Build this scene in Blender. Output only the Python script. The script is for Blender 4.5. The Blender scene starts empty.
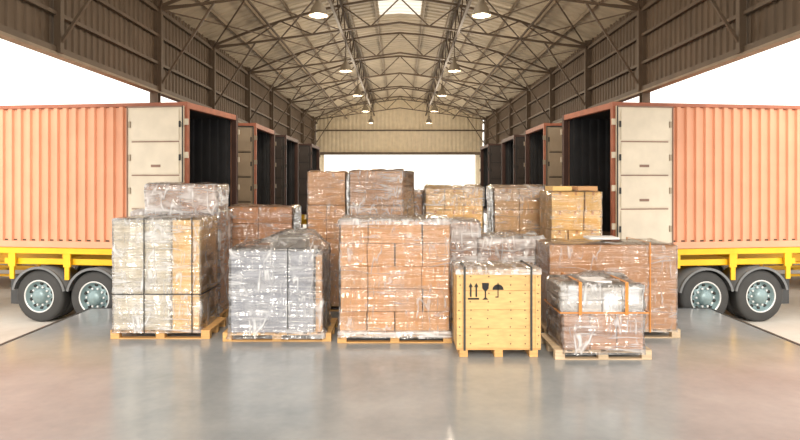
import bpy, math, random
from mathutils import Vector, noise, Matrix
random.seed(7)
D=bpy.data
scene=bpy.context.scene
scene.view_settings.view_transform='Standard'
scene.view_settings.exposure=0.12
COL=scene.collection

# ---------------------------------------------------------------- materials
def newmat(name):
    m=D.materials.new(name); m.use_nodes=True
    nt=m.node_tree; b=nt.nodes['Principled BSDF']
    return m,nt,b
def N(nt,t,**k):
    n=nt.nodes.new(t)
    for a,v in k.items(): setattr(n,a,v)
    return n
def ramp(nt,stops):
    r=N(nt,'ShaderNodeValToRGB'); cr=r.color_ramp
    while len(cr.elements)<len(stops): cr.elements.new(0.5)
    for e,(p,c) in zip(cr.elements,stops):
        e.position=p; e.color=c if len(c)==4 else (*c,1)
    return r
def srgb(r,g,b):
    f=lambda c:((c/255+0.055)/1.055)**2.4 if c/255>0.04045 else c/255/12.92
    return (f(r),f(g),f(b))
def simple(name,col,rough=0.6,metal=0.0,var=0.15,scale=3,bump=0.0,bscale=40,stretch=(1,1,1),island=0.0):
    m,nt,b=newmat(name)
    tc=N(nt,'ShaderNodeTexCoord'); mp=N(nt,'ShaderNodeMapping'); mp.inputs['Scale'].default_value=stretch
    nt.links.new(tc.outputs['Object'],mp.inputs[0])
    n=N(nt,'ShaderNodeTexNoise'); n.inputs['Scale'].default_value=scale; n.inputs['Detail'].default_value=6
    nt.links.new(mp.outputs[0],n.inputs['Vector'])
    c0=tuple(max(0,x*(1-var)) for x in col); c1=tuple(min(1,x*(1+var)) for x in col)
    r=ramp(nt,[(0.3,c0),(0.7,c1)]); nt.links.new(n.outputs[0],r.inputs[0])
    out=r.outputs[0]
    if island>0:
        g=N(nt,'ShaderNodeNewGeometry'); h=N(nt,'ShaderNodeHueSaturation')
        mr=N(nt,'ShaderNodeMapRange'); mr.inputs['To Min'].default_value=1-island; mr.inputs['To Max'].default_value=1+island
        nt.links.new(g.outputs['Random Per Island'],mr.inputs[0]); nt.links.new(mr.outputs[0],h.inputs['Value'])
        nt.links.new(out,h.inputs['Color']); out=h.outputs[0]
    nt.links.new(out,b.inputs['Base Color'])
    b.inputs['Roughness'].default_value=rough; b.inputs['Metallic'].default_value=metal
    if bump>0:
        n2=N(nt,'ShaderNodeTexNoise'); n2.inputs['Scale'].default_value=bscale
        nt.links.new(mp.outputs[0],n2.inputs['Vector'])
        bp=N(nt,'ShaderNodeBump'); bp.inputs['Strength'].default_value=bump; bp.inputs['Distance'].default_value=0.02
        nt.links.new(n2.outputs[0],bp.inputs['Height']); nt.links.new(bp.outputs[0],b.inputs['Normal'])
    return m

M={}
M['carton']=simple('carton_brown',srgb(206,158,108),0.5,var=0.06,island=0.07)
M['carton_dk']=simple('carton_dark',srgb(186,134,90),0.5,var=0.08,island=0.12)
M['carton_yl']=simple('carton_yellow',srgb(240,202,130),0.5,var=0.06,island=0.07)
M['carton_cream']=simple('carton_cream',srgb(236,225,202),0.5,var=0.04,island=0.05)
M['carton_tan']=simple('carton_tan',srgb(224,186,138),0.5,var=0.05,island=0.08)
M['carton_big']=simple('carton_big',srgb(196,148,102),0.45,var=0.05,island=0.03)
M['grey_wrap']=simple('grey_plastic_sheet',srgb(164,166,176),0.25,var=0.05,scale=2,bump=0.5,bscale=3)
M['tape']=simple('packing_tape',srgb(202,146,94),0.3,var=0.05)
M['tape_or']=simple('orange_tape',srgb(214,140,66),0.35,var=0.05)
M['label']=simple('paper_label',(0.8,0.8,0.78),0.5,var=0.03)
M['white_box']=simple('white_carton',srgb(236,236,238),0.5,var=0.05,island=0.08)
M['grey_box']=simple('grey_carton',srgb(206,200,194),0.5,var=0.07,island=0.16)
M['strap']=simple('black_strap',(0.035,0.037,0.035),0.4,var=0.1)
M['pallet']=simple('pallet_wood',srgb(214,168,108),0.7,var=0.2,scale=4,stretch=(1,8,8),island=0.12)
M['pallet_gr']=simple('pallet_wood_grey',srgb(205,182,152),0.75,var=0.2,scale=4,stretch=(1,8,8),island=0.15)
M['ply']=simple('crate_plywood',srgb(224,184,122),0.5,var=0.16,scale=3,stretch=(1.5,1,7),island=0.05)
M['nail']=simple('nail_head',(0.14,0.08,0.04),0.5)
M['ink']=simple('black_ink',(0.012,0.012,0.012),0.6)
M['steel']=simple('truss_steel',srgb(92,77,62),0.6,var=0.15)
M['steel_lt']=simple('purlin_steel',srgb(142,127,108),0.6,var=0.15)
M['sheet']=simple('roof_sheet',srgb(188,175,154),0.55,var=0.12,scale=1.5)
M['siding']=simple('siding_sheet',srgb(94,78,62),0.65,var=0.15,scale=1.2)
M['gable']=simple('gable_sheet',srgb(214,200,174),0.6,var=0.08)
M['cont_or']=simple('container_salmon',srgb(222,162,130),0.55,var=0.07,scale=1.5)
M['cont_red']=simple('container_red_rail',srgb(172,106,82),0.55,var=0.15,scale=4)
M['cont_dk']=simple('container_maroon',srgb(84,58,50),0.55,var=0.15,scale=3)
M['cont_in']=simple('container_interior',srgb(52,53,56),0.6,var=0.2,scale=2)  # dark tone paints in the shade inside the open container
M['cont_floor']=simple('container_floor',srgb(80,62,48),0.7,var=0.2)
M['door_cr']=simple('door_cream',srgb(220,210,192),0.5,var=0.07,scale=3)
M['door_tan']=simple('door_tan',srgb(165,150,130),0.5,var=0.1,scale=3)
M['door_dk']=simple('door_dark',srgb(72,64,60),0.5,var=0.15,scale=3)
M['gasket']=simple('door_gasket',(0.03,0.03,0.03),0.6)
M['gasket_lt']=simple('door_seam',srgb(140,112,98),0.6)
M['yellow']=simple('trailer_yellow',srgb(250,194,34),0.4,var=0.08)
M['tyre']=simple('tyre_rubber',srgb(60,60,60),0.75,var=0.2)
M['rim']=simple('wheel_rim',srgb(132,154,158),0.35,metal=0.2,var=0.1)
M['chrome']=simple('lug_nut',(0.7,0.72,0.72),0.3,metal=0.4,var=0.05)
M['fender']=simple('fender_plastic',srgb(110,112,114),0.5,var=0.1)
M['edge']=simple('dock_edge_steel',srgb(60,62,64),0.5,var=0.2)
M['lampshade']=simple('lamp_shade',srgb(150,140,125),0.4,metal=0.3)

def film_mat(name,base,line,seed,cloud=0.3,gl=1.45,tint=(0.97,0.975,1.0),dens=1.0):
    """clear stretch film: thin crisp milky wrinkles with painted-in highlights over a nearly clear sheet"""
    m=D.materials.new(name); m.use_nodes=True; nt=m.node_tree; nt.nodes.clear()
    L=nt.links.new
    tc=N(nt,'ShaderNodeTexCoord')
    def nz(scale,rot,sc,det,dist=0.6,rg=0.5):
        mp=N(nt,'ShaderNodeMapping'); mp.inputs['Scale'].default_value=scale; mp.inputs['Rotation'].default_value=rot
        mp.inputs['Location'].default_value=(seed,seed*2,seed*.7)
        L(tc.outputs['Object'],mp.inputs[0])
        n=N(nt,'ShaderNodeTexNoise'); n.inputs['Scale'].default_value=sc; n.inputs['Detail'].default_value=det; n.inputs['Distortion'].default_value=dist
        n.inputs['Roughness'].default_value=rg
        L(mp.outputs[0],n.inputs['Vector']); return n
    def mth(op,a,b=None,clamp=False):
        k=N(nt,'ShaderNodeMath',operation=op); k.use_clamp=clamp
        for i,x in enumerate((a,b)):
            if x is None: continue
            if isinstance(x,(int,float)): k.inputs[i].default_value=x
            else: L(x,k.inputs[i])
        return k.outputs[0]
    def ridge(n,width):
        d=mth('ABSOLUTE',mth('SUBTRACT',n.outputs[0],0.5))
        return mth('SUBTRACT',1.0,mth('DIVIDE',d,width),True)
    h=nz((0.45,0.45,4.5),(0,0.10,0),1.5,2,0.25)
    d1=nz((2.4,1,0.6),(0,0.75,0),1.5,2,0.2)
    d2=nz((2.6,1,0.5),(0,-0.55,0.1),1.4,2,0.2)
    v1=nz((4,3,0.35),(0,0.1,0),1.6,2,0.15)
    mask=nz((1,1,1.4),(0,0,0),2.1,2,0.2)
    mk=mth('MULTIPLY',mth('SUBTRACT',mask.outputs[0],0.46),6.0,True)
    mk2=mth('MULTIPLY',mth('SUBTRACT',0.50,mask.outputs[0]),6.0,True)
    mask2=nz((1,1,1.2),(0.3,0.2,0),2.7,2,0.2)
    mk3=mth('MULTIPLY',mth('SUBTRACT',mask2.outputs[0],0.42),5.0,True)
    rh=mth('MULTIPLY',ridge(h,0.035*dens),mk3); r1=mth('MULTIPLY',ridge(d1,0.022*dens),mk); r2=mth('MULTIPLY',ridge(d2,0.022*dens),mk2); rv=mth('MULTIPLY',ridge(v1,0.02*dens),mk2)
    lines=mth('MAXIMUM',mth('MAXIMUM',mth('MULTIPLY',rh,0.8),r1),mth('MAXIMUM',r2,mth('MULTIPLY',rv,0.7)))  # white wrinkle lines: highlights along the folds painted into the film
    cl=nz((0.7,0.7,2.5),(0,0.15,0),1.8,4,0.5,0.5)
    clo=mth('MULTIPLY',mth('MULTIPLY',mth('SUBTRACT',cl.outputs[0],0.48),5.0,True),cloud)
    fac=mth('ADD',mth('ADD',mth('MULTIPLY',lines,line),clo),base,True)
    hgt=mth('ADD',mth('ADD',h.outputs[0],d1.outputs[0]),mth('ADD',d2.outputs[0],mth('MULTIPLY',lines,0.2)))
    bp=N(nt,'ShaderNodeBump'); bp.inputs['Strength'].default_value=1.0; bp.inputs['Distance'].default_value=0.10; L(hgt,bp.inputs['Height'])
    bp2=N(nt,'ShaderNodeBump'); bp2.inputs['Strength'].default_value=0.5; bp2.inputs['Distance'].default_value=0.02; L(hgt,bp2.inputs['Height'])
    tr=N(nt,'ShaderNodeBsdfTransparent'); tr.inputs[0].default_value=(1,1,1,1)
    di=N(nt,'ShaderNodeBsdfPrincipled'); di.inputs['Base Color'].default_value=(*tint,1); di.inputs['Roughness'].default_value=0.2; L(bp2.outputs[0],di.inputs['Normal'])
    tl=N(nt,'ShaderNodeBsdfTranslucent'); tl.inputs[0].default_value=(*tint,1)
    m0=N(nt,'ShaderNodeMixShader'); m0.inputs[0].default_value=0.2; L(di.outputs[0],m0.inputs[1]); L(tl.outputs[0],m0.inputs[2])
    m1=N(nt,'ShaderNodeMixShader'); L(fac,m1.inputs[0]); L(tr.outputs[0],m1.inputs[1]); L(m0.outputs[0],m1.inputs[2])
    gs=N(nt,'ShaderNodeBsdfGlossy'); gs.inputs['Color'].default_value=(1,1,1,1); gs.inputs['Roughness'].default_value=0.09; L(bp.outputs[0],gs.inputs['Normal'])
    fr=N(nt,'ShaderNodeFresnel'); fr.inputs['IOR'].default_value=gl
    m2=N(nt,'ShaderNodeMixShader'); L(fr.outputs[0],m2.inputs[0]); L(m1.outputs[0],m2.inputs[1]); L(gs.outputs[0],m2.inputs[2])
    o=N(nt,'ShaderNodeOutputMaterial'); L(m2.outputs[0],o.inputs[0])
    return m
M['film']=film_mat('stretch_film_light',0.02,0.48,3.1,0.13,1.75)
M['film_mid']=film_mat('stretch_film_mid',0.08,0.62,5.3,0.28,1.9,dens=1.2)
M['film_heavy']=film_mat('stretch_film_heavy',0.24,0.65,8.7,0.42,1.9,dens=1.5)

# concrete floor
def concrete(name,c0,c1,rough0,rough1,sc):
    m,nt,b=newmat(name)
    tc=N(nt,'ShaderNodeTexCoord')
    n=N(nt,'ShaderNodeTexNoise'); n.inputs['Scale'].default_value=sc; n.inputs['Detail'].default_value=8; n.inputs['Roughness'].default_value=0.6
    n2=N(nt,'ShaderNodeTexNoise'); n2.inputs['Scale'].default_value=sc*14; n2.inputs['Detail'].default_value=6
    nt.links.new(tc.outputs['Object'],n.inputs['Vector']); nt.links.new(tc.outputs['Object'],n2.inputs['Vector'])
    mx=N(nt,'ShaderNodeMath',operation='MULTIPLY_ADD'); mx.inputs[1].default_value=0.15
    nt.links.new(n2.outputs[0],mx.inputs[0]); nt.links.new(n.outputs[0],mx.inputs[2])
    r=ramp(nt,[(0.35,c0),(0.8,c1)]); nt.links.new(mx.outputs[0],r.inputs[0]); nt.links.new(r.outputs[0],b.inputs['Base Color'])
    r2=ramp(nt,[(0.2,(rough0,)*3),(0.9,(rough1,)*3)]); nt.links.new(mx.outputs[0],r2.inputs[0]); nt.links.new(r2.outputs[0],b.inputs['Roughness'])
    return m,b
M['floor'],fb=concrete('polished_concrete',(0.25,0.275,0.295),(0.41,0.435,0.455),0.13,0.24,0.7)
fb.inputs['Specular IOR Level'].default_value=0.9
M['yard'],_=concrete('yard_concrete',(0.6,0.56,0.5),(0.8,0.76,0.7),0.8,0.9,0.5)
# skylight
m=D.materials.new('skylight_translucent'); m.use_nodes=True; nt=m.node_tree; nt.nodes.clear()
o=N(nt,'ShaderNodeOutputMaterial'); t=N(nt,'ShaderNodeBsdfTranslucent')
nz=N(nt,'ShaderNodeTexNoise'); nz.inputs['Scale'].default_value=2; r=ramp(nt,[(0.3,(0.52,0.48,0.42)),(0.7,(0.6,0.56,0.5))]); nt.links.new(nz.outputs[0],r.inputs[0]); nt.links.new(r.outputs[0],t.inputs[0])
nt.links.new(t.outputs[0],o.inputs[0]); M['skylight']=m
m=D.materials.new('lamp_glow'); m.use_nodes=True; b=m.node_tree.nodes['Principled BSDF']
b.inputs['Emission Color'].default_value=(1,0.93,0.8,1); b.inputs['Emission Strength'].default_value=0.8; M['glow']=m

# ---------------------------------------------------------------- mesh builder
class MB:
    def __init__(s,sx=1): s.v=[];s.f=[];s.mi=[];s.mats=[];s.sx=sx;s.smooth=[]
    def m(s,k):
        if k not in s.mats: s.mats.append(k)
        return s.mats.index(k)
    def add(s,vs,fs,mat,smooth=False):
        o=len(s.v); s.v+= [(p[0]*s.sx,p[1],p[2]) for p in vs]; k=s.m(mat)
        for f in fs:
            f=[i+o for i in f]
            if s.sx<0: f=f[::-1]
            s.f.append(f); s.mi.append(k); s.smooth.append(smooth)
    def box(s,x0,x1,y0,y1,z0,z1,mat,rot=None):
        vs=[(x,y,z) for z in(z0,z1) for y in(y0,y1) for x in(x0,x1)]
        if rot:
            c=Vector(((x0+x1)/2,(y0+y1)/2,(z0+z1)/2)); R=rot
            vs=[tuple(R@(Vector(p)-c)+c) for p in vs]
        s.add(vs,[(0,2,3,1),(4,5,7,6),(0,1,5,4),(2,6,7,3),(0,4,6,2),(1,3,7,5)],mat)
    def beam(s,p,q,w,mat,h=None):
        h=h or w; p=Vector(p);q=Vector(q); d=(q-p).normalized()
        up=Vector((0,0,1)) if abs(d.z)<0.95 else Vector((0,1,0))
        a=d.cross(up).normalized()*w/2; b=a.cross(d).normalized()*h/2
        vs=[tuple(e+i*a+j*b) for e in(p,q) for j in(-1,1) for i in(-1,1)]
        s.add(vs,[(0,1,3,2),(4,6,7,5),(0,4,5,1),(2,3,7,6),(0,2,6,4),(1,5,7,3)],mat)
    def lathe(s,c,axis,prof,n,mat,a0=0,a1=2*math.pi,smooth=True):
        ax={'x':(Vector((1,0,0)),Vector((0,1,0)),Vector((0,0,1))),'y':(Vector((0,1,0)),Vector((1,0,0)),Vector((0,0,1))),'z':(Vector((0,0,1)),Vector((1,0,0)),Vector((0,1,0)))}[axis]
        full=abs(a1-a0-2*math.pi)<1e-6; vs=[];cnt=n if full else n+1
        for i in range(cnt):
            a=a0+(a1-a0)*i/n
            for r,l in prof: vs.append(tuple(Vector(c)+ax[0]*l+ax[1]*r*math.cos(a)+ax[2]*r*math.sin(a)))
        k=len(prof); fs=[]
        for i in range(n):
            j=(i+1)%cnt
            for t in range(k-1): fs.append((i*k+t,j*k+t,j*k+t+1,i*k+t+1))
        s.add(vs,fs,mat,smooth)
    def obj(s,name,parent=None,bevel=0,loc=None):
        me=D.meshes.new(name); me.from_pydata(s.v,[],s.f)
        for k in s.mats: me.materials.append(M[k])
        me.polygons.foreach_set('material_index',s.mi); me.polygons.foreach_set('use_smooth',s.smooth); me.update()
        ob=D.objects.new(name,me); COL.objects.link(ob)
        if parent: ob.parent=parent
        if loc: ob.location=loc
        if bevel:
            b=ob.modifiers.new('bevel','BEVEL'); b.width=bevel; b.segments=2; b.limit_method='ANGLE'
        return ob
def empty(name,loc,rz=0):
    e=D.objects.new(name,None); e.location=loc; e.rotation_euler=(0,0,rz); COL.objects.link(e); e.empty_display_size=0.3
    return e

# ---------------------------------------------------------------- pallets & goods
PH=0.14
def pallet(par,w,d,mat='pallet'):
    b=MB(); x0=-w/2
    for yy in (0,d/2-0.05,d-0.1):
        b.box(x0,x0+w,yy,yy+0.1,0,0.018,mat)
        b.box(x0,x0+w,yy,yy+0.1,0.098,0.118,mat)
        for xx in (x0,-0.07,x0+w-0.14): b.box(xx,xx+0.14,yy+0.002,yy+0.098,0.018,0.098,mat)
    n=max(5,int(w/0.2)); bw=w/n*0.72
    for i in range(n):
        xx=x0+i*(w-bw)/(n-1); b.box(xx,xx+bw,0,d,0.118,PH,mat)
    return b.obj('pallet',par,0.003)
def cartons(par,w,d,z0,z1,nx,ny,nz,mat,xo=0,yo=0,jit=0.008,tape=True,drop=(),name='cartons',tapemat='tape',gap=0.006,lab=0.0):
    b=MB(); cw=w/nx; cd=d/ny; ch=(z1-z0)/nz
    for k in range(nz):
        for j in range(ny):
            for i in range(nx):
                if (i,j,k) in drop: continue
                jx=random.uniform(-jit,jit)*.5; jy=random.uniform(0,jit)
                x=xo-w/2+i*cw+jx; y=yo+j*cd+jy; z=z0+k*ch
                b.box(x+gap,x+cw-gap,y,y+cd-gap,z+0.001,z+ch-gap*1.2,mat)
                if tape and j==0:
                    b.box(x+cw/2-0.022,x+cw/2+0.022,y-0.0015,y,z+ch*0.8,z+ch-gap*1.6,tapemat)
                    if random.random()<lab: b.box(x+cw*0.2,x+cw*0.42,y-0.002,y,z+ch*0.2,z+ch*0.42,'label')
    return b.obj(name,par,0.006)
def film(par,w,d,z0,z1,mat='film',xo=0,yo=0,off=0.02,amp=0.012,topamp=0.03,res=0.05,seed=0,name='stretch_film',skirt=0.0,topfn=None):
    x0=xo-w/2-off;x1=xo+w/2+off;y0=yo-off;y1=yo+d+off;zt=z1+off
    nx=max(4,int((x1-x0)/res));ny=max(4,int((y1-y0)/res));nz=max(4,int((zt-z0)/res))
    cache={};V=[];F=[]
    def vid(i,j,k):
        key=(i,j,k)
        if key in cache: return cache[key]
        p=Vector((x0+(x1-x0)*i/nx,y0+(y1-y0)*j/ny,z0+(zt-z0)*k/nz)); n=Vector((0,0,0))
        if i==0:n.x-=1
        if i==nx:n.x+=1
        if j==0:n.y-=1
        if j==ny:n.y+=1
        if k==nz:n.z+=1
        e=abs(n.x)+abs(n.y)+abs(n.z)
        n=n.normalized() if e else n
        if e>1: p-=n*0.012
        q=Vector((p.x*2.0,p.y*2.0,p.z*7))+Vector((seed*3.1,seed,0))
        q2=Vector((p.x*4+p.z*5,p.y*4,p.z*3-p.x*3))+Vector((seed,seed*5,1))
        h=noise.noise(q)*amp+abs(noise.noise(q2))*amp*1.3
        if k==nz and e==1: h=abs(noise.noise(p*2.2+Vector((seed,0,seed*2))))*topamp*2.2+abs(noise.noise(p*6+Vector((0,seed,0))))*topamp*0.5
        h=max(h,-off*0.5)
        if skirt and k<nz*0.15: h+=skirt*(1-k/(nz*0.15))*(0.5+noise.noise(q*1.5))
        p+=n*h
        if topfn and k==nz: p.z+=topfn(i/nx,j/ny)
        cache[key]=len(V); V.append(tuple(p)); return cache[key]
    for i in range(nx):
        for k in range(nz):
            F.append((vid(i,0,k),vid(i+1,0,k),vid(i+1,0,k+1),vid(i,0,k+1)))
            F.append((vid(i+1,ny,k),vid(i,ny,k),vid(i,ny,k+1),vid(i+1,ny,k+1)))
        for j in range(ny):
            F.append((vid(i,j,nz),vid(i+1,j,nz),vid(i+1,j+1,nz),vid(i,j+1,nz)))
    for j in range(ny):
        for k in range(nz):
            F.append((vid(0,j+1,k),vid(0,j,k),vid(0,j,k+1),vid(0,j+1,k+1)))
            F.append((vid(nx,j,k),vid(nx,j+1,k),vid(nx,j+1,k+1),vid(nx,j,k+1)))
    b=MB(); b.add(V,F,mat,True); return b.obj(name,par)
def straps(par,w,d,z0,z1,xs=(),zs=(),off=0.03,sw=0.02,mat='strap',ys=(),xo=0):
    b=MB(); t=0.004
    for x in xs:
        b.box(x-sw/2,x+sw/2,-off-t,-off,z0,z1+off,mat); b.box(x-sw/2,x+sw/2,d+off,d+off+t,z0,z1+off,mat)
        b.box(x-sw/2,x+sw/2,-off-t,d+off+t,z1+off,z1+off+t,mat)
    for y in ys:
        for sx in(-1,1):
            xx=xo+sx*(w/2+off+t/2); b.box(xx-t/2,xx+t/2,y-sw/2,y+sw/2,z0,z1+off,mat)
    for z in zs:
        b.box(xo-w/2-off,xo+w/2+off,-off-t,-off,z-sw/2,z+sw/2,mat); b.box(xo-w/2-off,xo+w/2+off,d+off,d+off+t,z-sw/2,z+sw/2,mat)
        for sx in(-1,1):
            xx=xo+sx*(w/2+off+t/2); b.box(xx-t/2,xx+t/2,-off,d+off,z-sw/2,z+sw/2,mat)
    return b.obj('strapping',par)
NM='wrapped_carton_pallet'

# A left cream/yellow
e=empty('banded_carton_pallet',(-3.82,9.55,0)); pallet(e,1.58,0.92,'pallet')
cartons(e,0.92,0.86,PH,1.90,1,1,1,'carton_cream',xo=-0.28,tape=False,name='cream_carton')
cartons(e,0.44,0.86,PH,1.90,1,1,1,'carton_yl',xo=0.41,tape=False,name='yellow_carton')
film(e,1.38,0.86,0.1,1.90,'film_mid',xo=-0.05,seed=1,amp=0.012,topamp=0.015)
film(e,0.93,0.88,0.1,1.89,'film_mid',xo=-0.285,yo=-0.01,seed=41,amp=0.008,off=0.012,topamp=0.01,name='inner_film')
straps(e,1.38,0.86,0.1,1.90,xs=(-0.24,0.52,),zs=(0.72,),off=0.035,sw=0.018,xo=-0.05)
# B behind A
e=empty(NM,(-4.02,10.72,0)); pallet(e,1.64,0.84)
cartons(e,1.56,0.8,PH,1.95,3,2,4,'carton_dk',tape=False)
cartons(e,1.25,0.76,1.95,2.46,2,2,1,'carton_dk',xo=0.1,tape=False,name='upper_cartons')
film(e,1.56,0.8,0.1,1.95,'film_heavy',seed=2,amp=0.02,topamp=0.05)
film(e,1.25,0.76,1.93,2.44,'film_heavy',xo=0.1,seed=3,amp=0.02,topamp=0.03)
# C brown stack
e=empty(NM,(-2.73,11.55,0)); pallet(e,1.36,1.0)
cartons(e,1.3,0.96,PH,2.02,2,2,6,'carton_dk',tapemat='tape_or')
film(e,1.3,0.96,0.1,1.98,'film',seed=4)
# D grey wrapped with tented film
e=empty('grey_sheeted_pallet',(-1.93,9.4,0)); pallet(e,1.7,1.02)
cartons(e,1.30,0.96,PH,1.42,1,1,1,'grey_wrap',xo=-0.07,tape=False,name='grey_sheeted_load')
cartons(e,0.12,0.9,PH,1.36,1,1,3,'carton',xo=0.66,yo=0.03,tape=False,name='side_cartons')
cartons(e,0.6,0.4,1.42,1.6,1,1,1,'white_box',xo=0.1,yo=0.42,tape=False,name='top_carton')
def ss(a,b_,x):
    t=max(0,min(1,(x-a)/(b_-a))); return t*t*(3-2*t)
film(e,1.42,0.96,0.06,1.42,'film_mid',xo=-0.01,seed=5,amp=0.018,topamp=0.03,skirt=0.09,off=0.03,topfn=lambda u,v:0.23*ss(0,0.5,v)*ss(0.0,0.6,u)*ss(1.0,0.8,u)*(1-0.5*ss(0.9,1,v)))
straps(e,1.42,0.96,0.1,1.42,xs=(0.18,),off=0.05,sw=0.015,xo=-0.01)
# E centre cartons
e=empty(NM,(-0.08,9.3,0)); pallet(e,1.78,1.02)
cartons(e,1.70,0.96,PH,1.9,4,2,5,'carton',jit=0.02)
film(e,1.70,0.96,0.08,1.88,'film',seed=6,topamp=0.03,skirt=0.04)
film(e,1.72,0.98,1.84,1.90,'film_heavy',seed=36,off=0.028,yo=-0.01,topamp=0.02,res=0.04,name='film_cap')
film(e,1.72,0.98,0.10,0.17,'film_heavy',seed=37,off=0.028,yo=-0.01,topamp=0.0,res=0.04,name='film_foot')
# F tall back
e=empty(NM,(-1.42,11.6,0)); pallet(e,0.78,1.0)
cartons(e,0.74,0.95,PH,2.05,2,2,3,'carton'); cartons(e,0.72,0.9,2.05,2.70,1,1,1,'carton',name='top_carton')
film(e,0.74,0.95,0.1,2.05,'film',seed=7); film(e,0.72,0.9,2.04,2.68,'film',seed=17)
e=empty(NM,(-0.46,11.42,0),math.radians(-14)); pallet(e,1.12,1.02)
cartons(e,1.06,0.98,PH,2.05,2,2,3,'carton',name='cartons'); cartons(e,1.04,0.94,2.05,2.72,1,1,1,'carton_big',name='top_carton')
film(e,1.06,0.98,0.1,2.05,'film_mid',seed=8); film(e,1.04,0.94,2.04,2.70,'film_mid',seed=9)
# G back right of centre
e=empty(NM,(1.14,12.6,0)); pallet(e,1.26,1.02)
cartons(e,1.2,0.98,PH,2.36,3,2,5,'carton_yl'); film(e,1.2,0.98,0.1,2.34,'film',seed=10,topamp=0.05)
film(e,1.22,1.0,2.0,2.37,'film_mid',seed=30,off=0.03,topamp=0.04,name='film_cap')
e=empty(NM,(0.37,12.9,0)); pallet(e,0.24,0.9)
cartons(e,0.22,0.86,PH,2.3,1,2,4,'carton',tape=False); film(e,0.22,0.86,0.1,2.3,'film_mid',seed=20,topamp=0.03)
# G2
e=empty(NM,(1.07,10.65,0)); pallet(e,0.74,0.9)
cartons(e,0.7,0.86,PH,1.8,2,2,4,'carton_dk'); film(e,0.7,0.86,0.1,1.78,'film_heavy',seed=11,topamp=0.05)
# H
e=empty(NM,(2.50,12.55,0)); pallet(e,1.08,1.0)
cartons(e,1.04,0.96,PH,2.38,2,2,5,'carton_tan'); film(e,1.04,0.96,0.1,2.36,'film',seed=12,topamp=0.03)
film(e,1.05,0.97,2.1,2.38,'film_mid',seed=31,off=0.03,topamp=0.03,name='film_cap')
# I
e=empty(NM,(3.32,11.3,0)); pallet(e,0.98,0.92)
cartons(e,0.94,0.88,PH,2.32,3,2,6,'carton_yl',jit=0.03); film(e,0.94,0.88,0.1,2.30,'film',seed=13)
b=MB(); b.box(-0.42,-0.05,0.1,0.7,2.33,2.42,'carton_yl'); b.box(0.05,0.42,0.05,0.6,2.33,2.42,'carton'); b.obj('loose_top_cartons',e,0.006)
# J
e=empty(NM,(1.98,10.6,0)); pallet(e,1.24,0.95)
cartons(e,1.18,0.9,PH,1.5,3,2,3,'carton_dk'); film(e,1.18,0.9,0.05,1.48,'film_heavy',seed=14,topamp=0.05,amp=0.025)
# K large brown
e=empty('large_carton_pallet',(3.41,9.6,0)); pallet(e,2.16,0.95,'pallet_gr')
cartons(e,2.04,0.92,PH,1.50,1,1,1,'carton_big',tape=False,name='large_carton')
film(e,2.04,0.92,0.1,1.48,'film',seed=15,off=0.015,amp=0.006,topamp=0.02)
b=MB(); b.box(-0.3,0.2,0.25,0.6,1.55,1.59,'white_box'); b.obj('top_packet',e,0.015)
straps(e,2.04,0.92,0.1,1.50,xs=(0.58,),off=0.03,sw=0.022,mat='tape_or')
# M small wrapped
e=empty('small_parcel_pallet',(2.86,8.43,0)); pallet(e,1.36,0.95,'pallet_gr')
cartons(e,1.12,0.86,PH,0.66,3,2,1,'carton_dk',tape=False,xo=0.0,name='lower_cartons')
cartons(e,1.14,0.84,0.66,1.02,4,2,2,'grey_box',tape=False,xo=-0.02,name='upper_cartons')
b=MB()
for x,z in ((-0.5,1.0),(0.0,0.9),(0.30,0.98)): b.box(x,x+0.2,-0.008,0.3,z-0.2,z+0.045,'white_box')
b.box(-0.2,0.16,0.1,0.5,1.025,1.09,'white_box'); b.obj('small_parcels',e,0.01)
film(e,1.12,0.86,0.08,0.66,'film_mid',seed=16,amp=0.025); film(e,1.14,0.84,0.64,1.03,'film_mid',xo=-0.02,seed=18,amp=0.03,topamp=0.05)
straps(e,1.16,0.86,0.64,1.05,xs=(-0.34,0.31),off=0.045,sw=0.045,mat='tape_or')
straps(e,1.16,0.86,0.66,0.7,zs=(0.67,),off=0.04,sw=0.02,mat='tape_or')

# L wooden crate
e=empty('wooden_crate',(1.41,8.57,0)); b=MB()
W=1.20; Dp=0.66; z0=0.13; z1=1.22
for xx in(-W/2+0.04,-0.06,W/2-0.16): b.box(xx,xx+0.12,0,Dp,0,0.10,'pallet')
b.box(-W/2,W/2,0,Dp,0.10,0.13,'pallet')
nb=4
for i in range(nb):
    za=z0+(z1-z0)*i/nb; zb=z0+(z1-z0)*(i+1)/nb-0.003
    b.box(-W/2,W/2,0.0,0.02,za,zb,'ply'); b.box(-W/2,W/2,Dp-0.02,Dp,za,zb,'ply')
    b.box(-W/2,-W/2+0.02,0.02,Dp-0.02,za,zb,'ply'); b.box(W/2-0.02,W/2,0.02,Dp-0.02,za,zb,'ply')
b.box(-W/2-0.01,W/2+0.01,-0.01,Dp+0.01,z1,z1+0.025,'ply')
for xx in(-W/2+0.0,W/2-0.08):
    b.box(xx,xx+0.08,-0.012,0,z0,z1,'ply')
b.obj('crate_box',e,0.004)
b=MB()
for xx in(-0.56,-0.40,-0.15,0.17,0.38,0.56):
    for i in range(9):
        z=z0+0.06+i*0.12
        b.lathe((xx+random.uniform(-.01,.01),-0.0135 if abs(xx)>0.5 else -0.0015,z),'y',[(0.0,-0.001),(0.010,0.0),(0.010,0.003)],8,'nail')
b.obj('nails',e)
b=MB(); y=-0.004
def flat(pts,mat='ink'):
    n=len(pts); b.add([(p[0],y,p[1]) for p in pts]+[(p[0],y+0.004,p[1]) for p in pts],[tuple(range(n))]+[(i,(i+1)%n,(i+1)%n+n,i+n) for i in range(n)],mat)
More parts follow.
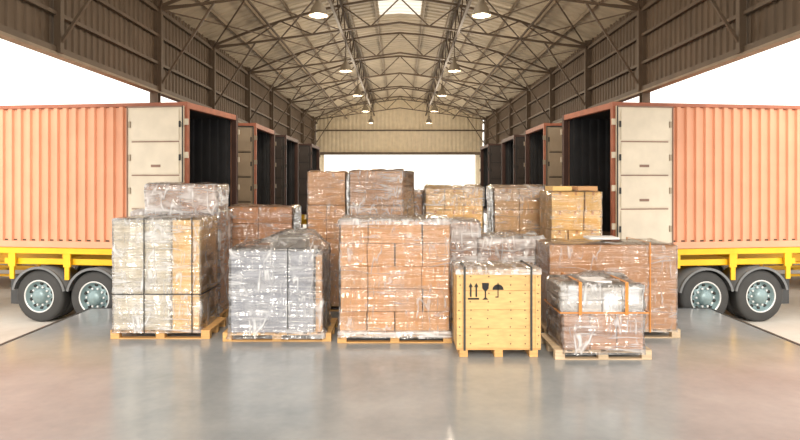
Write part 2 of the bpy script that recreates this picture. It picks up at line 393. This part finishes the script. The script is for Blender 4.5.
for dx in(-0.04,0.04):
    cx=-0.36+dx
    flat([(cx-0.012,0.86),(cx+0.012,0.86),(cx+0.012,1.0),(cx-0.012,1.0)]); flat([(cx-0.032,1.0),(cx+0.032,1.0),(cx,1.06)])
flat([(-0.44,0.82),(-0.28,0.82),(-0.28,0.845),(-0.44,0.845)])
cx=-0.19
flat([(cx-0.05,1.06),(cx-0.045,0.98),(cx-0.01,0.94),(cx-0.01,0.85),(cx-0.045,0.82),(cx+0.045,0.82),(cx+0.01,0.85),(cx+0.01,0.94),(cx+0.045,0.98),(cx+0.05,1.06)])
cx=-0.01
flat([(cx+0.08*math.cos(a*math.pi/8),0.96+0.08*math.sin(a*math.pi/8)) for a in range(9)])
flat([(cx-0.007,0.86),(cx+0.007,0.86),(cx+0.007,1.06),(cx-0.007,1.06)]); flat([(cx-0.04,0.85),(cx+0.007,0.85),(cx+0.007,0.865),(cx-0.04,0.865)])
b.obj('handling_marks',e)
film(e,W,Dp,1.18,1.25,'film_heavy',seed=19,off=0.02,amp=0.01,topamp=0.02,res=0.03,name='top_film')
straps(e,W,Dp,0.1,1.26,xs=(-0.49,0.46),off=0.03,sw=0.03,ys=(0.2,0.5))

# ---------------------------------------------------------------- containers and trailers
YARD=-0.36; CB=1.17; CH=2.9; CW=2.44; CL=12.19
def container(sx,X,Y,th,body,rail,door):
    e=empty('shipping_container',((X if sx>0 else -X),Y,CB),sx*th)
    b=MB(sx)
    prof=[(0.15,0.0)]; u=0.15; seq=[(0.08,0),(0.02,0.05),(0.085,0.05),(0.02,0.0)]
    while u<CL-0.35:
        for du,off in seq: u+=du; prof.append((u,off))
    for side in(0,1):
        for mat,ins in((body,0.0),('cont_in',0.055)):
            vs=[];fs=[]
            for (uu,o) in prof:
                v=0.02+o*1+ins; v=v if side==0 else CW-v
                vs+=[(uu,v,0.12),(uu,v,CH-0.06)]
            for i in range(len(prof)-1): fs.append((2*i,2*i+2,2*i+3,2*i+1))
            b.add(vs,fs,mat)
    b.box(CL-0.08,CL-0.03,0.05,CW-0.05,0.15,CH-0.1,body)
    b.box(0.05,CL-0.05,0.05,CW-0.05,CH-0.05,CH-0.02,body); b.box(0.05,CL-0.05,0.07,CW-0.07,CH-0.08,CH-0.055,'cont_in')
    b.box(0.03,CL-0.03,0.06,CW-0.06,0.12,0.16,'cont_floor')
    b.obj('corrugated_shell',e)
    b=MB(sx)
    for v in(0,CW-0.1):
        b.box(0.1,CL-0.1,v,v+0.1,CH-0.07,CH,rail); b.box(0.1,CL-0.1,v,v+0.1,0,0.13,body)
        pm=rail if v==0 else 'cont_dk'
        for u in(0,CL-0.14):
            b.box(u,u+0.12,v,v+0.1,0.12,CH-0.12,pm)
            for z in(0,CH-0.12): b.box(u-0.005,u+0.175,v-0.008,v+0.108,z-0.006 if z else 0,z+0.126,pm)
    for z in(0,CH-0.12):
        for u in(0,CL-0.1): b.box(u,u+0.1,0.1,CW-0.1,z,z+0.12,rail)
    b.obj('frame',e,0.006)
    for side in(0,1):
        b=MB(sx)
        va=-0.085 if side==0 else CW+0.035
        vb=va+0.05; f=va if side==0 else vb; q=-1 if side==0 else 1
        b.box(0.04,1.22,va,vb,0.10,CH-0.08,door)
        def ln(u0,u1,z0,z1,t,mat): 
            a,c=(f-t,f) if q<0 else (f,f+t); b.box(u0,u1,a,c,z0,z1,mat)
        g='gasket_lt' if door=='door_cr' else 'gasket'
        ln(0.04,1.22,0.10,0.13,0.02,g); ln(0.04,1.22,CH-0.11,CH-0.08,0.02,g)
        ln(0.04,0.06,0.10,CH-0.08,0.02,'gasket'); ln(1.20,1.22,0.10,CH-0.08,0.02,g)
        for zz in(0.17,0.83,1.49,2.15): ln(0.12,1.12,zz,zz+0.60,0.022,door)
        for zz in(0.80,1.46,2.12): ln(0.12,1.12,zz-0.012,zz+0.012,0.003,g)
        for zz in(0.35,1.1,1.75,2.4): ln(1.13,1.18,zz,zz+0.12,0.03,'door_tan'); ln(0.09,0.12,zz,zz+0.12,0.03,'gasket')
        for zz in(0.95,1.62): ln(0.5,0.7,zz,zz+0.05,0.028,g)
        for zz in(0.4,1.15,1.8,2.45):
            a,c=(vb,0.0) if q<0 else (CW,va); b.box(-0.03,0.06,min(a,c),max(a,c),zz,zz+0.12,door)
        b.obj('open_door',e,0.004)
    return e
def wheel(b,u,v,z,r,w,front):
    b.lathe((u,v,z),'y',[(r*0.60,0),(r*0.9,0.0),(r*0.98,0.03),(r,0.06),(r,w-0.06),(r*0.98,w-0.03),(r*0.9,w),(r*0.6,w)],40,'tyre')
    for g in(0.09,0.14,0.19): b.lathe((u,v,z),'y',[(r*1.004,g),(r*1.004,g+0.008)],40,'gasket')
    f=0 if front<0 else w; s=1 if front<0 else -1
    b.lathe((u,v+f,z),'y',[(r*0.63,-0.004*s),(r*0.61,-0.008*s),(r*0.58,0.0)],40,'chrome')
    b.lathe((u,v+f,z),'y',[(r*0.58,0.0),(r*0.55,0.015*s),(r*0.51,0.07*s),(r*0.42,0.10*s),(r*0.30,0.05*s),(r*0.28,-0.01*s),(r*0.2,-0.03*s),(r*0.14,-0.05*s),(0.0,-0.055*s)],32,'rim')
    for i in range(10):
        a=i*math.pi/5; cx=u+r*0.35*math.cos(a); cz=z+r*0.35*math.sin(a)
        b.lathe((cx,v+f,cz),'y',[(0.0,0.02*s),(0.024,0.025*s),(0.024,0.08*s)],6,'chrome',smooth=False)
        a+=math.pi/10; b.lathe((u+r*0.475*math.cos(a),v+f,z+r*0.475*math.sin(a)),'y',[(0.0,0.062*s),(0.034,0.064*s),(0.034,0.1*s)],8,'gasket')
def trailer(sx,X,Y,th):
    e=empty('container_trailer',((X if sx>0 else -X),Y,YARD),sx*th)
    top=CB-YARD
    b=MB(sx)
    for v in(0.72,1.60): 
        b.box(0.3,11.9,v,v+0.12,top-0.46,top-0.42,'yellow');b.box(0.3,11.9,v,v+0.12,top-0.04,top-0.0,'yellow');b.box(0.3,11.9,v+0.05,v+0.07,top-0.42,top-0.04,'yellow')
    for u in(0.3,2.6,4.6,6.5,8.5,10.5,11.8): b.box(u,u+0.12,0.05,CW-0.05,top-0.22,top-0.003,'yellow')
    for v in(0.03,CW-0.09):
        b.box(0.3,11.9,v,v+0.06,top-0.13,top-0.01,'yellow')
        b.box(1.3,4.1,v+0.10,v+0.13,top-0.36,top-0.24,'yellow')
        for u in(1.3,2.54,3.78,5.0):
            b.box(u,u+0.16,v+0.01,v+0.05,top-0.40,top-0.13,'yellow')
            if u!=1.3: b.box(u+0.03,u+0.13,v+0.01,v+0.05,top-0.66,top-0.40,'yellow')
        b.box(5.1,8.2,v,v+0.05,top-0.80,top-0.74,'yellow'); b.box(5.1,8.2,v,v+0.05,top-1.02,top-0.96,'yellow')
        for u in(5.1,6.6,8.14): b.box(u,u+0.06,v,v+0.05,top-1.02,top-0.13,'yellow')
    b.obj('chassis',e,0.005)
    b=MB(sx)
    for u in(2.0,3.22):
        b.lathe((u,0.1,0.53),'y',[(0.07,0),(0.07,CW-0.2)],12,'edge')
        wheel(b,u,0.02,0.53,0.53,0.27,-1); wheel(b,u,0.33,0.53,0.53,0.27,-1)
        wheel(b,u,CW-0.29,0.53,0.53,0.27,1); wheel(b,u,CW-0.60,0.53,0.53,0.27,1)
    b.obj('wheels',e)
    b=MB(sx)
    for u in(2.0,3.22):
        for v0 in(0.0,CW-0.62):
            n=18;a0,a1=math.radians(12),math.radians(168); R=0.58
            b.lathe((u,v0,0.53),'y',[(R,0.0),(R+0.02,-0.0),(R+0.02,0.62),(R,0.62),(R,0.0)],n,'fender',a0,a1)
            b.lathe((u,v0,0.53),'y',[(R-0.02,-0.012),(R+0.03,-0.012),(R+0.03,0.01),(R-0.02,0.01),(R-0.02,-0.012)],n,'fender',a0,a1)
    b.box(3.9,4.1,0.3,0.5,0.3,0.9,'edge'); 
    for v in(0.6,1.6):
        b.box(9.4,9.55,v,v+0.15,0.05,top-0.3,'edge'); b.box(9.3,9.65,v-0.05,v+0.2,0,0.05,'edge')
        for u in(2.0,3.22): b.box(u-0.3,u+0.3,v+0.07,v+0.15,0.55,0.66,'edge'); b.box(u-0.05,u+0.05,v+0.07,v+0.15,0.6,top-0.41,'edge')
    b.obj('fenders_and_legs',e)
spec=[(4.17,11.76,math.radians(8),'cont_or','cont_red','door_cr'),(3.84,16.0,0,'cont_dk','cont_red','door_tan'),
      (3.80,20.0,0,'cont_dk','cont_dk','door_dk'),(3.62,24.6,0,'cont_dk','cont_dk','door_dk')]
for sx in(-1,1):
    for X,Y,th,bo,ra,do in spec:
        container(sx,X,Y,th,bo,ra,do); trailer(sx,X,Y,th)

# ---------------------------------------------------------------- building
YB=44.3; Y0=-3.0; XS=6.2; ZL=4.8; ZE=7.1; RISE=1.6
def rz(x): return ZE+RISE*(1-min(1,abs(x)/XS)**1.6)
b=MB()
T=-0.36
b.box(-6.1,6.1,-6,11.85,T,0,'floor'); b.box(-5.0,5.0,11.85,YB+0.3,T,0,'floor')
fl=b.obj('floor')
b=MB()
for s in(-1,1):
    xa,xb=sorted((s*6.1,s*6.16)); b.box(xa,xb,-6,11.9,-0.2,0.006,'edge')
    xa,xb=sorted((s*5.05,s*6.16)); b.box(xa,xb,11.85,11.9,-0.2,0.006,'edge')
    xa,xb=sorted((s*5.0,s*5.06)); b.box(xa,xb,11.9,YB,-0.2,0.006,'edge')
b.obj('trim_1')
b=MB(); b.box(-90,90,-40,140,T-0.2,T,'yard'); b.obj('yard_ground')
# roof
b=MB(); xs=[-6.6,-5.4,-4.5,-3.6,-2.7,-1.8,-0.75,0,0.75,1.8,2.7,3.6,4.5,5.4,6.6]
def rzz(x): return rz(x) if abs(x)<=XS else ZE-(abs(x)-XS)*0.35
ys=[];y=Y0;k=0
while y<YB+0.5: ys.append((y,0.03*((k//2)%2))); y+=(0.16 if k%2==0 else 0.04); k+=1
vs=[(x,yy,rzz(x)+o) for yy,o in ys for x in xs]; n=len(xs); fr=[];fk=[]
for j in range(len(ys)-1):
    for i in range(n-1):
        f=(j*n+i,j*n+i+1,(j+1)*n+i+1,(j+1)*n+i)
        sky=xs[i]>=-0.76 and xs[i+1]<=0.76 and (11<ys[j][0]<22)
        (fk if sky else fr).append(f)
b.add(vs,fr,'sheet'); k=b.m('skylight')
for f in fk: b.f.append([i for i in f]); b.mi.append(k); b.smooth.append(False)
b.obj('ceiling')
def corr(b,p0,p1,z0,z1,nrm,mat,pitch=0.2,dep=0.03,ztop=None):
    p0=Vector(p0);p1=Vector(p1);L=(p1-p0).length;d=(p1-p0)/L;nrm=Vector(nrm);u=0;k=0;vs=[];fs=[]
    while u<=L:
        o=dep*((k//2)%2); p=p0+d*u+nrm*o; zt=ztop(p) if ztop else z1
        vs+=[(p.x,p.y,z0),(p.x,p.y,zt)]; u+=(pitch*0.38 if k%2==0 else pitch*0.12); k+=1
    for i in range(len(vs)//2-1): fs.append((2*i,2*i+2,2*i+3,2*i+1))
    b.add(vs,fs,mat)
TR=[6.2,10.7,15.2,19.55,24.15,28.6,33.1,37.6,42.1,1.7,-2.6]
for s,nm in((-1,'wall_left'),(1,'wall_right')):
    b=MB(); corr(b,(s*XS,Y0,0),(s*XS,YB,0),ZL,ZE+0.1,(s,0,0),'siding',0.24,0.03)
    x=s*(XS-0.08)
    for z,w in((ZL+0.05,0.12),(5.5,0.07),(6.2,0.07),(6.85,0.1)): b.beam((x,Y0,z),(x,YB,z),0.07,'steel',w)
    b.beam((s*(XS-0.02),Y0,ZL-0.02),(s*(XS-0.02),YB,ZL-0.02),0.2,'steel_lt',0.05)
    b.obj(nm)
b=MB()
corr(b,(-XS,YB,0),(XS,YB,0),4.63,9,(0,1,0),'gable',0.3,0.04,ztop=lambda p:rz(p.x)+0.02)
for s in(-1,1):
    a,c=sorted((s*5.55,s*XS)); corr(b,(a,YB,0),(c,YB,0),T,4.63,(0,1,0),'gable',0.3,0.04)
b.beam((-XS,YB-0.1,4.6),(XS,YB-0.1,4.6),0.1,'steel',0.2); b.beam((-XS,YB-0.1,6.3),(XS,YB-0.1,6.3),0.08,'steel',0.1)
b.obj('wall_back')
# trusses
b=MB(); px=[6.15,5.0,3.9,2.85,1.9,0.95,0]
def bz(x): return 6.85+0.85*(1-abs(x)/XS)
for y in TR:
    for s in(-1,1):
        for i in range(6):
            x0,x1=s*px[i],s*px[i+1]
            b.beam((x0,y,rz(x0)-0.2),(x1,y,rz(x1)-0.2),0.07,'steel'); b.beam((x0,y,bz(x0)),(x1,y,bz(x1)),0.06,'steel')
            if i%2: b.beam((x0,y,bz(x0)),(x1,y,rz(x1)-0.2),0.04,'steel')
            else: b.beam((x0,y,rz(x0)-0.2),(x1,y,bz(x1)),0.04,'steel')
        b.beam((s*6.1,y,ZL+0.1),(s*4.7,y,bz(4.7)),0.05,'steel')
        b.beam((s*(XS-0.12),y,ZL),(s*(XS-0.12),y,ZE),0.12,'steel')
b.obj('roof_truss')
b=MB()
for x in(0.85,1.75,2.65,3.55,4.45,5.35):
    for s in(-1,1): b.beam((s*x,Y0,rz(x)-0.08),(s*x,YB,rz(x)-0.08),0.05,'steel_lt',0.10)
b.obj('roof_purlin')
b=MB()
for s in(-1,1):
    for x,za in((1.9,rz(1.9)-0.2),):
        X=s*x; zb=bz(x)-0.02
        b.beam((X,Y0,za),(X,YB,za),0.07,'steel'); b.beam((X,Y0,zb),(X,YB,zb),0.08,'steel')
        y=Y0;k=0
        while y<YB-1.1: b.beam((X,y,za if k%2 else zb),(X,y+1.1,zb if k%2 else za),0.04,'steel'); y+=1.1;k+=1
    b.beam((s*3.9,Y0,bz(3.9)),(s*3.9,YB,bz(3.9)),0.05,'steel')
    ty=sorted(TR)
    for i in range(len(ty)-1):
        a,c=ty[i],ty[i+1]
        for (xa,xb) in((1.9,3.9),(3.9,6.1)):
            b.beam((s*xa,a,bz(xa)),(s*xb,c,bz(xb)),0.03,'steel'); b.beam((s*xb,a,bz(xb)),(s*xa,c,bz(xa)),0.03,'steel')
b.obj('roof_bracing')
b=MB()
for y in(15.2,19.55,24.15,28.6,33.1,37.6,42.1,-2.6):
    for s in(-1,1):
        x=s*XS; 
        for a in(-0.09,0.09): b.box(x-0.1,x+0.1,y+a-0.01,y+a+0.01,T,ZE,'steel')
        b.box(x-0.01,x+0.01,y-0.09,y+0.09,T,ZE,'steel')
b.obj('steel_column')
# lamps
for s in(-1,1):
    for y in(1.0,7.5,14.0,21,27,33,39.5):  # nearest two of each row are unseen, added for fill and film highlights
        e=empty('high_bay_lamp',(s*1.9,y,6.5)); b=MB()
        b.lathe((0,0,0),'z',[(0.22,-0.12),(0.21,-0.1),(0.17,0.05),(0.1,0.15),(0.06,0.2),(0.06,0.35),(0,0.35)],24,'lampshade')
        b.lathe((0,0,-0.04),'z',[(0,0),(0.13,0)],24,'glow')
        b.beam((0,0,0.3),(0,0,bz(1.9)-6.5),0.03,'steel'); b.obj('shade',e)
        l=D.lights.new('lamp_light','POINT'); l.energy=(170 if y>13 else 110); l.shadow_soft_size=0.15; l.color=(1,0.84,0.64)
        lo=D.objects.new('lamp_light',l); COL.objects.link(lo); lo.parent=e; lo.location=(0,0,-0.42)

# ---------------------------------------------------------------- light
w=D.worlds.new('World'); scene.world=w; w.use_nodes=True; bg=w.node_tree.nodes['Background']
bg.inputs[0].default_value=(1.0,0.95,0.88,1); bg.inputs[1].default_value=1.95
sun=D.lights.new('sun','SUN'); sun.energy=2.2; sun.angle=math.radians(24); sun.color=(1,0.93,0.82)
so=D.objects.new('sun',sun); COL.objects.link(so); so.rotation_euler=(math.radians(65),0,math.radians(0)); so.location=(0,-20,20)

# ---------------------------------------------------------------- camera
cam=D.cameras.new('camera'); co=D.objects.new('camera',cam); COL.objects.link(co)
cam.sensor_width=36; cam.lens=27.0; cam.shift_y=-38/800
co.location=(0,0,2.5); co.rotation_euler=(math.radians(90),0,0); scene.camera=co
